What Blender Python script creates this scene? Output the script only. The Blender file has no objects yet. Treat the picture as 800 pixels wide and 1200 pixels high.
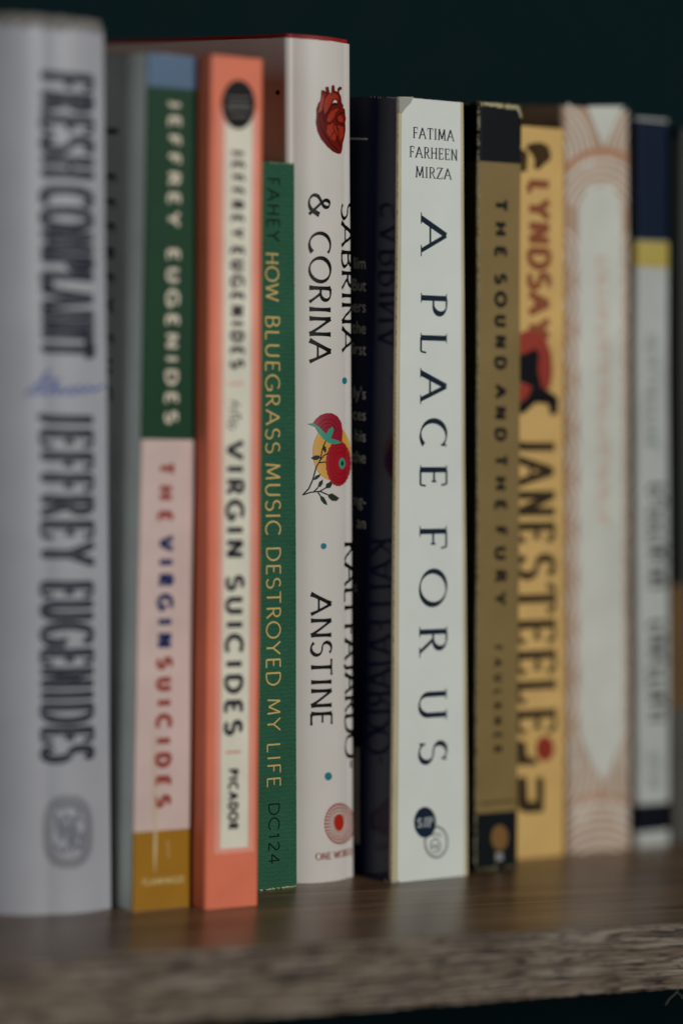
import bpy, bmesh, math, random
from mathutils import Vector, Matrix
from mathutils.geometry import tessellate_polygon
random.seed(7)
sc = bpy.context.scene
COL = sc.collection
CM = 0.01                      # all design numbers are centimetres

# ------------------------------------------------------------------ camera
FPX, HSL, HY = 3800.0, 0.05, 300.0       # focal length in photo pixels (800 wide)
ROLL = math.atan(HSL)
PITCH = math.atan((HY-600)*math.cos(ROLL)/FPX)
F = Vector((0, math.cos(PITCH), math.sin(PITCH)))
R0 = Vector((1, 0, 0)); U0 = R0.cross(F)
RT = R0*math.cos(ROLL)+U0*math.sin(ROLL); UP = U0*math.cos(ROLL)-R0*math.sin(ROLL)
CAM = Vector((0, 0, 15.525))
def proj(p):
    q = p-CAM; z = q.dot(F)
    return 400+FPX*q.dot(RT)/z, 600-FPX*q.dot(UP)/z
def ground(px, py, z=0.0):
    r = F+RT*((px-400)/FPX)+UP*((600-py)/FPX)
    return CAM+r*((z-CAM.z)/r.z)
cd = bpy.data.cameras.new('camera'); cam = bpy.data.objects.new('camera', cd); COL.objects.link(cam)
m = Matrix((RT, UP, -F)).transposed().to_4x4(); m.translation = CAM*CM
cam.matrix_world = m
cd.sensor_fit = 'HORIZONTAL'; cd.sensor_width = 24; cd.lens = FPX/800*24
cd.clip_start = 0.05; cd.clip_end = 20
cd.dof.use_dof = True; cd.dof.focus_distance = 0.7915; cd.dof.aperture_fstop = 2.75
cd.dof.aperture_blades = 9
sc.camera = cam

# ------------------------------------------------------------------ light
w = bpy.data.worlds.new('World'); sc.world = w; w.use_nodes = True
w.node_tree.nodes['Background'].inputs[0].default_value = (0.62, 0.80, 0.85, 1)
w.node_tree.nodes['Background'].inputs[1].default_value = 0.018
def area(name, loc, target, size, size_y, power, col):
    l = bpy.data.lights.new(name, 'AREA'); l.shape = 'RECTANGLE'; l.size = size; l.size_y = size_y
    l.energy = power; l.color = col
    o = bpy.data.objects.new(name, l); COL.objects.link(o); o.location = loc
    o.rotation_euler = (Vector(target)-Vector(loc)).to_track_quat('-Z', 'Y').to_euler()
area('window_light', (1.15, -0.22, 0.50), (0.02, 0.80, 0.09), 0.55, 0.8, 16.0, (1.0, 0.985, 0.95))
area('room_light', (-1.0, -0.35, 0.16), (0.0, 0.80, 0.10), 0.7, 0.6, 2.6, (0.90, 0.97, 1.0))
vs = sc.view_settings; vs.view_transform = 'Standard'; vs.look = 'None'; vs.gamma = 1; vs.use_curve_mapping = False
vs.exposure = 0.0
sc.render.engine = 'CYCLES'

# ------------------------------------------------------------------ materials
def srgb(c):
    return tuple(((v/255)/12.92 if v/255 <= .04045 else ((v/255+.055)/1.055)**2.4) for v in c)+(1,)
def material(name, col, rough=0.5, spec=0.35, mott=0.09, bump=0.02, scale=900, coat=0.0, cloth=False):
    """printed paper, card or cloth: colour with faint mottling and fibre relief"""
    mt = bpy.data.materials.new(name); mt.use_nodes = True
    nt = mt.node_tree; N = nt.nodes; L = nt.links; b = N['Principled BSDF']
    tc = N.new('ShaderNodeTexCoord')
    n1 = N.new('ShaderNodeTexNoise'); n1.inputs['Scale'].default_value = 60; n1.inputs['Detail'].default_value = 6
    L.new(tc.outputs['Object'], n1.inputs['Vector'])
    mx = N.new('ShaderNodeMix'); mx.data_type = 'RGBA'; mx.blend_type = 'MULTIPLY'
    cr = N.new('ShaderNodeMapRange'); cr.inputs['From Min'].default_value = .3; cr.inputs['From Max'].default_value = .7
    cr.inputs['To Min'].default_value = 1-mott*2; cr.inputs['To Max'].default_value = 1
    L.new(n1.outputs['Fac'], cr.inputs['Value'])
    mx.inputs[0].default_value = 1; mx.inputs[6].default_value = col
    L.new(cr.outputs['Result'], mx.inputs[7]); L.new(mx.outputs[2], b.inputs['Base Color'])
    b.inputs['Specular IOR Level'].default_value = spec
    rr = N.new('ShaderNodeMapRange'); rr.inputs['To Min'].default_value = rough*.85; rr.inputs['To Max'].default_value = min(1, rough*1.2)
    L.new(n1.outputs['Fac'], rr.inputs['Value']); L.new(rr.outputs['Result'], b.inputs['Roughness'])
    b.inputs['Coat Weight'].default_value = coat; b.inputs['Coat Roughness'].default_value = .12
    n2 = N.new('ShaderNodeTexNoise'); n2.inputs['Scale'].default_value = scale; n2.inputs['Detail'].default_value = 3
    if cloth:
        mp = N.new('ShaderNodeMapping'); mp.inputs['Scale'].default_value = (1, 1, 4.5)
        L.new(tc.outputs['Object'], mp.inputs['Vector']); L.new(mp.outputs['Vector'], n2.inputs['Vector'])
        wv = N.new('ShaderNodeTexWave'); wv.wave_type = 'BANDS'; wv.bands_direction = 'Z'
        wv.inputs['Scale'].default_value = 300; wv.inputs['Distortion'].default_value = 6; wv.inputs['Detail'].default_value = 3
        wv.inputs['Detail Scale'].default_value = 3
        L.new(tc.outputs['Object'], wv.inputs['Vector'])
        ad = N.new('ShaderNodeMath'); ad.operation = 'ADD'
        L.new(wv.outputs['Fac'], ad.inputs[0]); L.new(n2.outputs['Fac'], ad.inputs[1]); src = ad.outputs[0]
        # threads catch and lose dye
        m2 = N.new('ShaderNodeMix'); m2.data_type = 'RGBA'; m2.blend_type = 'MULTIPLY'; m2.inputs[0].default_value = 1
        c2 = N.new('ShaderNodeMapRange'); c2.inputs['From Max'].default_value = 2; c2.inputs['To Min'].default_value = .8; c2.inputs['To Max'].default_value = 1.2
        L.new(src, c2.inputs['Value']); L.new(mx.outputs[2], m2.inputs[6]); L.new(c2.outputs['Result'], m2.inputs[7])
        L.new(m2.outputs[2], b.inputs['Base Color'])
    else:
        L.new(tc.outputs['Object'], n2.inputs['Vector']); src = n2.outputs['Fac']
    bp = N.new('ShaderNodeBump'); bp.inputs['Strength'].default_value = .35 if cloth else .25
    bp.inputs['Distance'].default_value = bump*CM*(.6 if cloth else .15)
    L.new(src, bp.inputs['Height']); L.new(bp.outputs['Normal'], b.inputs['Normal'])
    return mt
MC = {}
def ink(rgb, rough=.5, **k):
    key = (rgb, rough, tuple(sorted(k.items())))
    if sum(rgb) < 170 and 'spec' not in k: k = dict(k, spec=.12)
    if key not in MC: MC[key] = material('ink_%d_%d_%d' % rgb, srgb(rgb), rough, **k)
    return MC[key]

def wood(name, top):
    mt = bpy.data.materials.new(name); mt.use_nodes = True
    nt = mt.node_tree; N = nt.nodes; L = nt.links; b = N['Principled BSDF']
    tc = N.new('ShaderNodeTexCoord')
    def noise(sx, sy, sz, sc_, det, dist=0):
        mp = N.new('ShaderNodeMapping'); mp.inputs['Scale'].default_value = (sx, sy, sz)
        n = N.new('ShaderNodeTexNoise'); n.inputs['Scale'].default_value = sc_; n.inputs['Detail'].default_value = det
        n.inputs['Distortion'].default_value = dist
        L.new(tc.outputs['Object'], mp.inputs['Vector']); L.new(mp.outputs['Vector'], n.inputs['Vector']); return n
    g1 = noise(1, 34, 34, 40, 8, .4) if not top else noise(1, 14, 14, 16, 8, .5)
    g2 = noise(1, 13, 13, 150, 5, .35) if not top else noise(1, 28, 28, 60, 5, .2)
    g3 = noise(1, 3, 3, 9, 3)
    r1 = N.new('ShaderNodeValToRGB'); e = r1.color_ramp.elements
    if top:
        e[0].position = .30; e[0].color = srgb((80, 58, 38)); e[1].position = .72; e[1].color = srgb((142, 112, 82))
    else:
        e[0].position = .34; e[0].color = srgb((66, 57, 50)); e[1].position = .62; e[1].color = srgb((146, 136, 124))
        x = e.new(.5); x.color = srgb((108, 92, 76))
    L.new(g1.outputs['Fac'], r1.inputs['Fac'])
    r2 = N.new('ShaderNodeValToRGB'); e = r2.color_ramp.elements
    lo = (.12, .10, .09, 1) if not top else (.62, .6, .58, 1)
    e[0].position = .40 if not top else .36; e[0].color = lo; e[1].position = .475 if not top else .6; e[1].color = (1, 1, 1, 1)
    L.new(g2.outputs['Fac'], r2.inputs['Fac'])
    mx = N.new('ShaderNodeMix'); mx.data_type = 'RGBA'; mx.blend_type = 'MULTIPLY'; mx.inputs[0].default_value = 1
    L.new(r1.outputs['Color'], mx.inputs[6]); L.new(r2.outputs['Color'], mx.inputs[7])
    m3 = N.new('ShaderNodeMix'); m3.data_type = 'RGBA'; m3.blend_type = 'MULTIPLY'; m3.inputs[0].default_value = 1
    c3 = N.new('ShaderNodeMapRange'); c3.inputs['From Min'].default_value = .3; c3.inputs['From Max'].default_value = .7
    c3.inputs['To Min'].default_value = .8; c3.inputs['To Max'].default_value = 1.12
    L.new(g3.outputs['Fac'], c3.inputs['Value']); L.new(mx.outputs[2], m3.inputs[6]); L.new(c3.outputs['Result'], m3.inputs[7])
    L.new(m3.outputs[2], b.inputs['Base Color'])
    rr = N.new('ShaderNodeMapRange'); rr.inputs['To Min'].default_value = .24 if top else .5; rr.inputs['To Max'].default_value = .42 if top else .75
    L.new(g2.outputs['Fac'], rr.inputs['Value']); L.new(rr.outputs['Result'], b.inputs['Roughness'])
    b.inputs['Specular IOR Level'].default_value = .5 if top else .3
    bp = N.new('ShaderNodeBump'); bp.inputs['Strength'].default_value = .5; bp.inputs['Distance'].default_value = .00012
    L.new(g2.outputs['Fac'], bp.inputs['Height']); L.new(bp.outputs['Normal'], b.inputs['Normal'])
    return mt

# ------------------------------------------------------------------ object helpers
def link(name, verts, faces, mats, parent=None, fm=None, smooth=False, origin=Vector((0, 0, 0))):
    me = bpy.data.meshes.new(name)
    me.from_pydata([tuple((v-origin)*CM) for v in verts], [], faces)
    for mt in (mats if isinstance(mats, list) else [mats]): me.materials.append(mt)
    if fm: me.polygons.foreach_set('material_index', fm)
    if smooth: me.polygons.foreach_set('use_smooth', [True]*len(me.polygons))
    me.update()
    o = bpy.data.objects.new(name, me); COL.objects.link(o)
    if parent: o.parent = parent
    else: o.location = origin*CM
    return o

# ------------------------------------------------------------------ the setting
# shelf: its front edge runs between these two points, boards 1.6 cm thick
SA = ground(290, 1112); SB = ground(800, 1082)
sdir = (SB-SA).normalized(); sback = Vector((-sdir.y, sdir.x, 0)); SYAW = math.atan2(sdir.y, sdir.x)
def setting_box(name, x0, x1, y0, y1, z0, z1, mats, bev=0.0, label=None, fm=None):
    """box in the shelf's own axes: x along the edge, y to the back"""
    bm = bmesh.new()
    vs_ = [bm.verts.new((x*CM, y*CM, z*CM)) for z in (z0, z1) for y in (y0, y1) for x in (x0, x1)]
    for f in ((0, 2, 3, 1), (4, 5, 7, 6), (0, 1, 5, 4), (2, 6, 7, 3), (0, 4, 6, 2), (1, 3, 7, 5)):
        bm.faces.new([vs_[i] for i in f])
    bm.normal_update()
    for f in bm.faces: f.material_index = 0 if abs(f.normal.z) > .5 else len(mats)-1
    if bev: bmesh.ops.bevel(bm, geom=bm.edges[:], offset=bev*CM, segments=2, affect='EDGES')
    me = bpy.data.meshes.new(name); bm.to_mesh(me); bm.free()
    for mt in mats: me.materials.append(mt)
    o = bpy.data.objects.new(name, me); COL.objects.link(o)
    o.location = Vector((SA.x, SA.y, 0))*CM; o.rotation_euler = (0, 0, SYAW)
    return o
T = 1.62
wt = wood('shelf_wood_top', True); wf = wood('shelf_wood_edge', False)
sh = bpy.data.objects.new('shelf_board', None); COL.objects.link(sh)
sh['label'] = 'grey brown wood grain shelf board that all the books stand on'; sh['category'] = 'shelf'
sh.location = Vector((SA.x, SA.y, 0))*CM; sh.rotation_euler = (0, 0, SYAW)
o = setting_box('board', -45, 50, .09, 26, -T, 0, [wt, wt])
o.parent = sh; o.location = (0, 0, 0); o.rotation_euler = (0, 0, 0)
# edge band: the strip of veneer, with a slightly ragged top and bottom line
def edge_band():
    n = 900; vs_ = []; fs = []
    prof = lambda a, b: [(.09, -T-.004+b), (.012, -T+.010+b), (0, -T+.05+b), (0, -.045+a), (.014, -.008+a), (.09, .012+a)]
    ra = [random.gauss(0, .006) for _ in range(n+1)]; rb = [random.gauss(0, .010) for _ in range(n+1)]
    for i in range(n+1):
        x = -45+95*i/n
        if random.random() < .05: ra[i] -= .03*random.random()
        if random.random() < .07: rb[i] += .05*random.random()
        for (y, z) in prof(ra[i], rb[i]): vs_.append(Vector((x, y-.004, z)))
    for i in range(n):
        for k in range(5): fs.append((i*6+k, (i+1)*6+k, (i+1)*6+k+1, i*6+k+1))
    return vs_, fs
ev, ef = edge_band()
o = link('edge_band', ev, ef, wf, sh, smooth=False)
wallm = material('wall_paint', (0.0028, 0.0150, 0.0175, 1), .8, .08, .12, .05, 250)
o = setting_box('wall', -140, 160, 26.2, 28, -90, 120, [wallm]); o['kind'] = 'structure'

# ------------------------------------------------------------------ books
class Book:
    def __init__(s, name, label, fl, frx, tl, trx, yaw, depth, bulge=0.0, hard=False, corner=.07, joint=0.0, warp=.012, cat='book', width=None):
        s.root = bpy.data.objects.new(name, None); COL.objects.link(s.root)
        s.root['label'] = label; s.root['category'] = cat; s.root['group'] = 'books standing on the shelf'
        s.O = ground(*fl); s.root.location = s.O*CM
        s.root.empty_display_size = .02
        a = math.radians(yaw); s.e = Vector((math.cos(a), math.sin(a), 0)); s.b = Vector((-math.sin(a), math.cos(a), 0))
        lo, hi = .2, 12
        for _ in range(40):
            md = (lo+hi)/2
            if proj(s.O+s.e*md)[0] < frx: lo = md
            else: hi = md
        s.W = width or lo; s.D = depth; s.hard = hard
        H, lean = 20., .05
        for _ in range(30):
            x, y = proj(s.O+s.e*(lean*H)+Vector((0, 0, H)))
            H += (y-tl[1])/47; lean += (tl[0]-x)/37/H
        s.H = H; s.lean = lean
        tw = s.W
        for _ in range(20):
            x, y = proj(s.O+s.e*(lean*H+tw)+Vector((0, 0, H))); tw += (trx-x)/37
        s.taper = tw/s.W-1
        s.warp = warp; s.ph = random.random()*9
        W, D = s.W, depth
        r, r2 = corner if isinstance(corner, tuple) else (corner, corner)
        P = []
        def left(y):
            g = 0
            if joint and .25 < y < 1.15: g = joint*math.sin(math.pi*(y-.25)/.9)**2
            return g
        ys = [D, D*.6, D*.35, 3, 2, 1.5]+[1.2-.1*k for k in range(0, 12)]
        ysr = [y for y in ys if y > r2+.02]; ys = [y for y in ys if y > r+.02]; na = 16 if max(r, r2) > .2 else 5
        for y in ys: P.append((left(y), y))
        for k in range(na+1):
            t = k/na*math.pi/2; P.append((r-r*math.cos(t), r-r*math.sin(t)))
        nseg = 28
        for k in range(1, nseg):
            t = k/nseg; x = r+(W-r-r2)*t; P.append((x, -bulge*(1-abs(2*t-1)**2.2)))
        for k in range(na+1):
            t = k/na*math.pi/2; P.append((W-r2+r2*math.sin(t), r2-r2*math.cos(t)))
        for y in reversed(ysr): P.append((W-left(y), y))
        s.P = P; s.S = [0]
        for i in range(1, len(P)): s.S.append(s.S[-1]+math.dist(P[i], P[i-1]))
        i0 = len(ys)+na//2; i1 = len(P)-len(ysr)-1-(na+1)//2
        z = s.S[i0]; s.S = [q-z for q in s.S]; s.L = s.S[i1]
        s.zoff = 0
    def front(s, x):
        """how far back the cover's outer face lies at a given distance across the spine"""
        return max([y for (a, y) in s.P if abs(a-x) < .3 and y < 2.2 and (x < s.W*.15+.2 or x > s.W*.85-.2)] or [0.1])
    def prof(s, q):
        S, P = s.S, s.P
        lo, hi = 0, len(S)-1
        if q <= S[0]: return P[0]
        if q >= S[-1]: return P[-1]
        while hi-lo > 1:
            md = (lo+hi)//2
            if S[md] <= q: lo = md
            else: hi = md
        t = (q-S[lo])/(S[hi]-S[lo])
        return (P[lo][0]+(P[hi][0]-P[lo][0])*t, P[lo][1]+(P[hi][1]-P[lo][1])*t)
    def local(s, x, y, z):
        x = s.W/2*(1+s.taper*z/s.H)+(x-s.W/2)*(1+s.taper*z/s.H)
        y += s.warp*(math.sin(z*.45+s.ph)+.5*math.sin(z*1.1+2*s.ph+x))
        return s.e*(x+s.lean*z)+s.b*y+Vector((0, 0, z))
    def at(s, q, v, off=0.0):
        a = s.prof(q-.02); c = s.prof(q+.02); p = s.prof(q)
        t = (c[0]-a[0], c[1]-a[1]); l = math.hypot(*t) or 1
        return s.O+s.local(p[0]+t[1]/l*off, p[1]-t[0]/l*off, v)
    def sv(s, px, py, face='spine'):
        lo0, hi0 = (-.05, s.L+.05) if face == 'spine' else (-min(s.D, 9), .05)
        v = s.H/2; q = (lo0+hi0)/2
        for _ in range(5):
            for _k in range(3):
                y = proj(s.at(q, v))[1]; v += (y-py)/46
            lo, hi = lo0, hi0
            for _k in range(22):
                md = (lo+hi)/2
                if proj(s.at(md, v))[0] < px: lo = md
                else: hi = md
            q = lo
        return q, v
    def body(s, mat, name='cover', thick=None, z0=0.0, z1=None, grow=0.0, page=(222, 208, 178), rag=.0, bowl=0.0):
        """wrap-round cover as a solid shell plus the page block inside it"""
        t = thick or (.28 if s.hard else .04); z1 = z1 if z1 is not None else s.H
        n = 44; P = s.P; m_ = len(P)
        def nrm(i):
            a = P[max(0, i-1)]; c = P[min(m_-1, i+1)]; l = math.dist(a, c); return ((c[1]-a[1])/l, -(c[0]-a[0])/l)
        rows = []; vs_ = []
        rgt = [random.gauss(0, 1)*rag for _ in P]; rgb = [random.gauss(0, 1)*rag for _ in P]
        for j in range(n+1):
            z = z0+(z1-z0)*j/n
            for i in range(m_):
                nx, ny = nrm(i); zz = z
                if j == n: zz += rgt[i]-bowl*0
                if j == 0: zz += abs(rgb[i])*.5
                vs_.append(s.O+s.local(P[i][0]+nx*grow, P[i][1]+ny*grow, zz))
        base = len(vs_)
        for j in range(n+1):
            z = z0+(z1-z0)*j/n
            for i in range(m_):
                nx, ny = nrm(i); zz = z
                if j == n: zz += rgt[i]
                if j == 0: zz += abs(rgb[i])*.5
                vs_.append(s.O+s.local(P[i][0]-nx*t, P[i][1]-ny*t, zz))
        fs = []
        for j in range(n):
            for i in range(m_-1):
                a = j*m_+i; fs.append((a, a+1, a+m_+1, a+m_)); a += base; fs.append((a+m_, a+m_+1, a+1, a))
        for i in range(m_-1):
            a = n*m_+i; fs.append((a, a+1, a+1+base, a+base)); a = i; fs.append((a+base, a+1+base, a+1, a))
        for j in range(n):
            for i in (0, m_-1):
                a = j*m_+i; fs.append((a, a+m_, a+m_+base, a+base) if i == 0 else (a+base, a+m_+base, a+m_, a))
        o = link(name, vs_, fs, mat, s.root, smooth=False, origin=s.O)
        for p in o.data.polygons: p.use_smooth = True
        o.data.set_sharp_from_angle(angle=math.radians(35))
        return o
    def pages(s, rgb=(222, 208, 178), inset=.0, top=None, ins=.06):
        """page block as thin leaves grouped in gatherings, seen from above and behind"""
        top = top or s.H-(.32 if s.hard else .03); t = .30 if s.hard else .05
        vs_ = []; fs = []; k = max(6, int((s.W-2*t)/.12)); z0 = .3 if s.hard else .02
        for i in range(k):
            x0 = t+(s.W-2*t)*i/k+.004; x1 = t+(s.W-2*t)*(i+1)/k-.004; d = s.D-ins-random.random()*.05; tt = top-random.random()*.03
            yf = max(s.front(x0), s.front(x1))+t+.1
            b_ = len(vs_)
            for z in (z0, tt):
                for (x, y) in ((x0, yf), (x1, yf), (x1, d), (x0, d)): vs_.append(s.O+s.local(x, y, z))
            for f in ((3, 2, 1, 0), (4, 5, 6, 7), (0, 1, 5, 4), (1, 2, 6, 5), (2, 3, 7, 6), (3, 0, 4, 7)): fs.append(tuple(b_+q for q in f))
        return link('page_block', vs_, fs, ink(rgb, .8, mott=.1), s.root, origin=s.O)
    # --- printed things, a hair proud of the cover
    def poly(s, name, polys, mat, off=.006, step=.05, parent=None):
        """polys: lists of (s, v); cut into narrow strips so they follow the curve of the spine"""
        vs_ = []; fs = []
        for n_, pl in enumerate(polys):
            bm = bmesh.new(); pts = [bm.verts.new((q, v, 0)) for q, v in pl]
            try: bm.faces.new(pts)
            except ValueError: bm.free(); continue
            bmesh.ops.triangulate(bm, faces=bm.faces[:])
            lo = min(q for q, v in pl); hi = max(q for q, v in pl)
            for k in s.S:
                if lo < k < hi: bmesh.ops.bisect_plane(bm, geom=bm.verts[:]+bm.edges[:]+bm.faces[:], plane_co=(k, 0, 0), plane_no=(1, 0, 0))
            v0 = min(v for q, v in pl); v1 = max(v for q, v in pl); k = math.floor(v0/.6)+1
            while k*.6 < v1:
                bmesh.ops.bisect_plane(bm, geom=bm.verts[:]+bm.edges[:]+bm.faces[:], plane_co=(0, k*.6, 0), plane_no=(0, 1, 0)); k += 1
            bm.normal_update(); bm.verts.index_update(); b_ = len(vs_); oo = off+n_*.00002
            for v in bm.verts: vs_.append(s.at(v.co.x, v.co.y, oo))
            for f in bm.faces:
                ix = [b_+v.index for v in f.verts]
                fs.append(ix if f.normal.z > 0 else ix[::-1])
            bm.free()
        return link(name, vs_, fs, mat, parent or s.root, origin=s.O)
    def pxpoly(s, name, polys, mat, off=.006, face='spine', step=.05):
        return s.poly(name, [[s.sv(x, y, face) for x, y in p] for p in polys], mat, off, step)
    def band(s, name, y0, y1, mat, x0=None, x1=None, off=.004, full=False):
        """colour zone between two heights of the photo measured at the spine's middle"""
        xm = (proj(s.at(s.L*.5, s.H*.5))[0])
        v0 = s.sv(xm, y1)[1] if y1 is not None else .004
        v1 = s.sv(xm, y0)[1] if y0 is not None else s.H-.004
        q0 = s.sv(x0, (y0 or 100)/2+(y1 or 1000)/2)[0] if x0 else (-.03 if not full else s.S[0]+.02)
        q1 = s.sv(x1, (y0 or 100)/2+(y1 or 1000)/2)[0] if x1 else (s.L if not full else s.S[-1]-.02)
        return s.poly(name, [[(q0, v0), (q1, v0), (q1, v1), (q0, v1)]], mat, off, .08)
    def strokes(s, name, lines, mat, off=.010):
        """lines: list of (points in (s, v), width function or number)"""
        vs_ = []; fs = []
        for n_, (pts, wd) in enumerate(lines):
            pts = dens(pts, .04); k = len(pts)
            if k < 2: continue
            b_ = len(vs_); oo = off+(n_ % 60)*.00005
            for i, p in enumerate(pts):
                a = pts[max(0, i-1)]; c = pts[min(k-1, i+1)]
                dx, dy = c[0]-a[0], c[1]-a[1]; l = math.hypot(dx, dy) or 1
                hw = (wd(i/(k-1), dx/l, dy/l) if callable(wd) else wd)/2
                nx, ny = -dy/l*hw, dx/l*hw
                vs_ += [s.at(p[0]+nx, p[1]+ny, oo), s.at(p[0]-nx, p[1]-ny, oo)]
            for i in range(k-1): fs.append((b_+2*i, b_+2*i+1, b_+2*i+3, b_+2*i+2))
        return link(name, vs_, fs, mat, s.root, origin=s.O)
    def text(s, name, txt, y0, y1, xl, xr, mat, style, face='spine', off=.010, gap=.25, space=.45, sb=None):
        """lettering that reads downwards: starts at photo height y0, ends at y1, baseline at xl, cap line at xr"""
        ym = (y0+y1)/2
        if sb: q0, q1 = sb
        else: q0 = s.sv(xl, ym, face)[0]; q1 = s.sv(xr, ym, face)[0]
        xm = proj(s.at((q0+q1)/2, s.H/2))[0]
        v0 = s.sv(xm, y0, face)[1]; v1 = s.sv(xm, y1, face)[1]
        ch = q1-q0
        ls, total = layout(txt, style, gap, space); k = (v0-v1)/total
        return s.strokes(name, [([(q0+y*ch, v0-x*k) for x, y in p], wfun(style, st, ch, -90, ci)) for p, st, ci in ls], mat, off)
    def htext(s, name, txt, x0, x1, yb, yt, mat, style, face='spine', off=.010, gap=.22, space=.4):
        """lettering set across the spine"""
        q0, va = s.sv(x0, yb, face); q1, vb = s.sv(x1, yb, face); vt = s.sv((x0+x1)/2, yt, face)[1]; v0 = (va+vb)/2; v0 = s.sv((x0+x1)/2, yb, face)[1]
        ls, total = layout(txt, style, gap, space); k = (q1-q0)/total; ch = vt-v0
        return s.strokes(name, [([(q0+x*k, v0+y*ch) for x, y in p], wfun(style, st, ch, 0, ci)) for p, st, ci in ls], mat, off)

def dens(pts, d):
    out = [pts[0]]
    for a, b in zip(pts, pts[1:]):
        n = max(1, int(math.ceil(math.dist(a, b)/d)))
        for i in range(1, n+1): out.append((a[0]+(b[0]-a[0])*i/n, a[1]+(b[1]-a[1])*i/n))
    return out

# ------------------------------------------------------------------ drawn alphabet
def arc(cx, cy, rx, ry, a0, a1, n=18):
    return [(cx+rx*math.cos(math.radians(a0+(a1-a0)*i/n)), cy+ry*math.sin(math.radians(a0+(a1-a0)*i/n))) for i in range(n+1)]
G = {
 'A': (.78, [[(0, 0), (.39, 1)], [(.39, 1), (.78, 0)], [(.15, .36), (.63, .36)]]),
 'B': (.56, [[(.08, 0), (.08, 1)], [(.08, 1), (.28, 1)]+arc(.28, .77, .22, .23, 90, -90)+[(.08, .54)], [(.08, .54), (.28, .54)]+arc(.29, .27, .27, .27, 90, -90)+[(.08, 0)]]),
 'C': (.74, [arc(.42, .5, .42, .5, 48, 312, 30)]),
 'D': (.74, [[(.08, 0), (.08, 1)], [(.08, 1), (.3, 1)]+arc(.3, .5, .42, .5, 90, -90, 26)+[(.08, 0)]]),
 'E': (.52, [[(.08, 0), (.08, 1)], [(.08, 1), (.5, 1)], [(.08, .52), (.42, .52)], [(.08, 0), (.52, 0)]]),
 'F': (.48, [[(.08, 0), (.08, 1)], [(.08, 1), (.48, 1)], [(.08, .5), (.4, .5)]]),
 'G': (.80, [arc(.42, .5, .42, .5, 48, 330, 30), [(.78, .44), (.78, .1)], [(.5, .44), (.78, .44)]]),
 'H': (.70, [[(.08, 0), (.08, 1)], [(.62, 0), (.62, 1)], [(.08, .52), (.62, .52)]]),
 'I': (.20, [[(.1, 0), (.1, 1)]]),
 'J': (.34, [[(.24, 1), (.24, .18)]+arc(.04, .18, .2, .22, 0, -80, 10)]),
 'K': (.62, [[(.08, 0), (.08, 1)], [(.56, 1), (.08, .45)], [(.22, .6), (.62, 0)]]),
 'L': (.48, [[(.08, 0), (.08, 1)], [(.08, 0), (.48, 0)]]),
 'M': (.88, [[(.06, 0), (.12, 1)], [(.12, 1), (.44, .1)], [(.44, .1), (.76, 1)], [(.76, 1), (.82, 0)]]),
 'N': (.72, [[(.08, 0), (.08, 1)], [(.08, 1), (.64, 0)], [(.64, 0), (.64, 1)]]),
 'O': (.86, [arc(.43, .5, .43, .5, 90, 450, 44)]),
 'P': (.54, [[(.08, 0), (.08, 1)], [(.08, 1), (.28, 1)]+arc(.28, .74, .25, .26, 90, -90)+[(.08, .48)]]),
 'R': (.60, [[(.08, 0), (.08, 1)], [(.08, 1), (.28, 1)]+arc(.28, .75, .23, .25, 90, -90)+[(.08, .5)], [(.28, .5), (.6, 0)]]),
 'S': (.52, [arc(.26, .755, .22, .245, 35, 250, 16)+arc(.27, .26, .25, .26, 75, -150, 18)]),
 'T': (.62, [[(.31, 0), (.31, 1)], [(0, 1), (.62, 1)]]),
 'U': (.70, [[(.08, 1), (.08, .34)]+arc(.35, .32, .27, .32, 180, 360, 20)+[(.62, 1)]]),
 'V': (.74, [[(0, 1), (.37, 0)], [(.37, 0), (.74, 1)]]),
 'W': (1.04, [[(0, 1), (.27, 0)], [(.27, 0), (.52, .95)], [(.52, .95), (.78, 0)], [(.78, 0), (1.04, 1)]]),
 'Y': (.68, [[(0, 1), (.34, .48)], [(.68, 1), (.34, .48)], [(.34, .48), (.34, 0)]]),
 'Z': (.62, [[(.04, 1), (.6, 1)], [(.6, 1), (.02, 0)], [(.02, 0), (.62, 0)]]),
 '-': (.36, [[(.04, .42), (.32, .42)]]),
 '1': (.34, [[(.04, .8), (.2, 1)], [(.2, 1), (.2, 0)]]),
 '2': (.54, [arc(.26, .74, .23, .26, 160, -20, 14)+[(.04, 0)], [(.04, 0), (.52, 0)]]),
 '4': (.58, [[(.42, 0), (.42, 1)], [(.42, 1), (.02, .3)], [(.02, .3), (.58, .3)]]),
 '&': (.86, [[(.84, .46), (.66, .12)]+arc(.36, .27, .34, .27, -40, -230, 18)+[(.44, .66)]+arc(.36, .82, .15, .18, -30, 210, 14)+[(.3, .6), (.84, .0)]]),
}
# style: dict(thick, thin, nib, serif, sth, flare) in cap heights
ST = {
 'geo':   dict(thick=.10, thin=.09, nib=0, serif=0),
 'geob':  dict(thick=.21, thin=.17, nib=0, serif=0),
 'light': dict(thick=.085, thin=.08, nib=0, serif=0),
 'opt':   dict(thick=.165, thin=.06, nib=22, serif=0, flare=.35),
 'roman': dict(thick=.155, thin=.045, nib=20, serif=.27, sth=.035),
 'caps':  dict(thick=.17, thin=.06, nib=15, serif=.26, sth=.05),
 'heavy': dict(thick=.30, thin=.25, nib=0, serif=0),
 'slabl': dict(thick=.18, thin=.10, nib=0, serif=.3, sth=.08),
 'black': dict(thick=.37, thin=.31, nib=0, serif=0),
 'slab':  dict(thick=.20, thin=.11, nib=0, serif=.36, sth=.11),
 'tall':  dict(thick=.15, thin=.085, nib=0, serif=.22, sth=.06),
 'inline': dict(thick=.028, thin=.02, nib=0, serif=0),
}
SERIFLESS_TOP = set('AMV')
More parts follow.
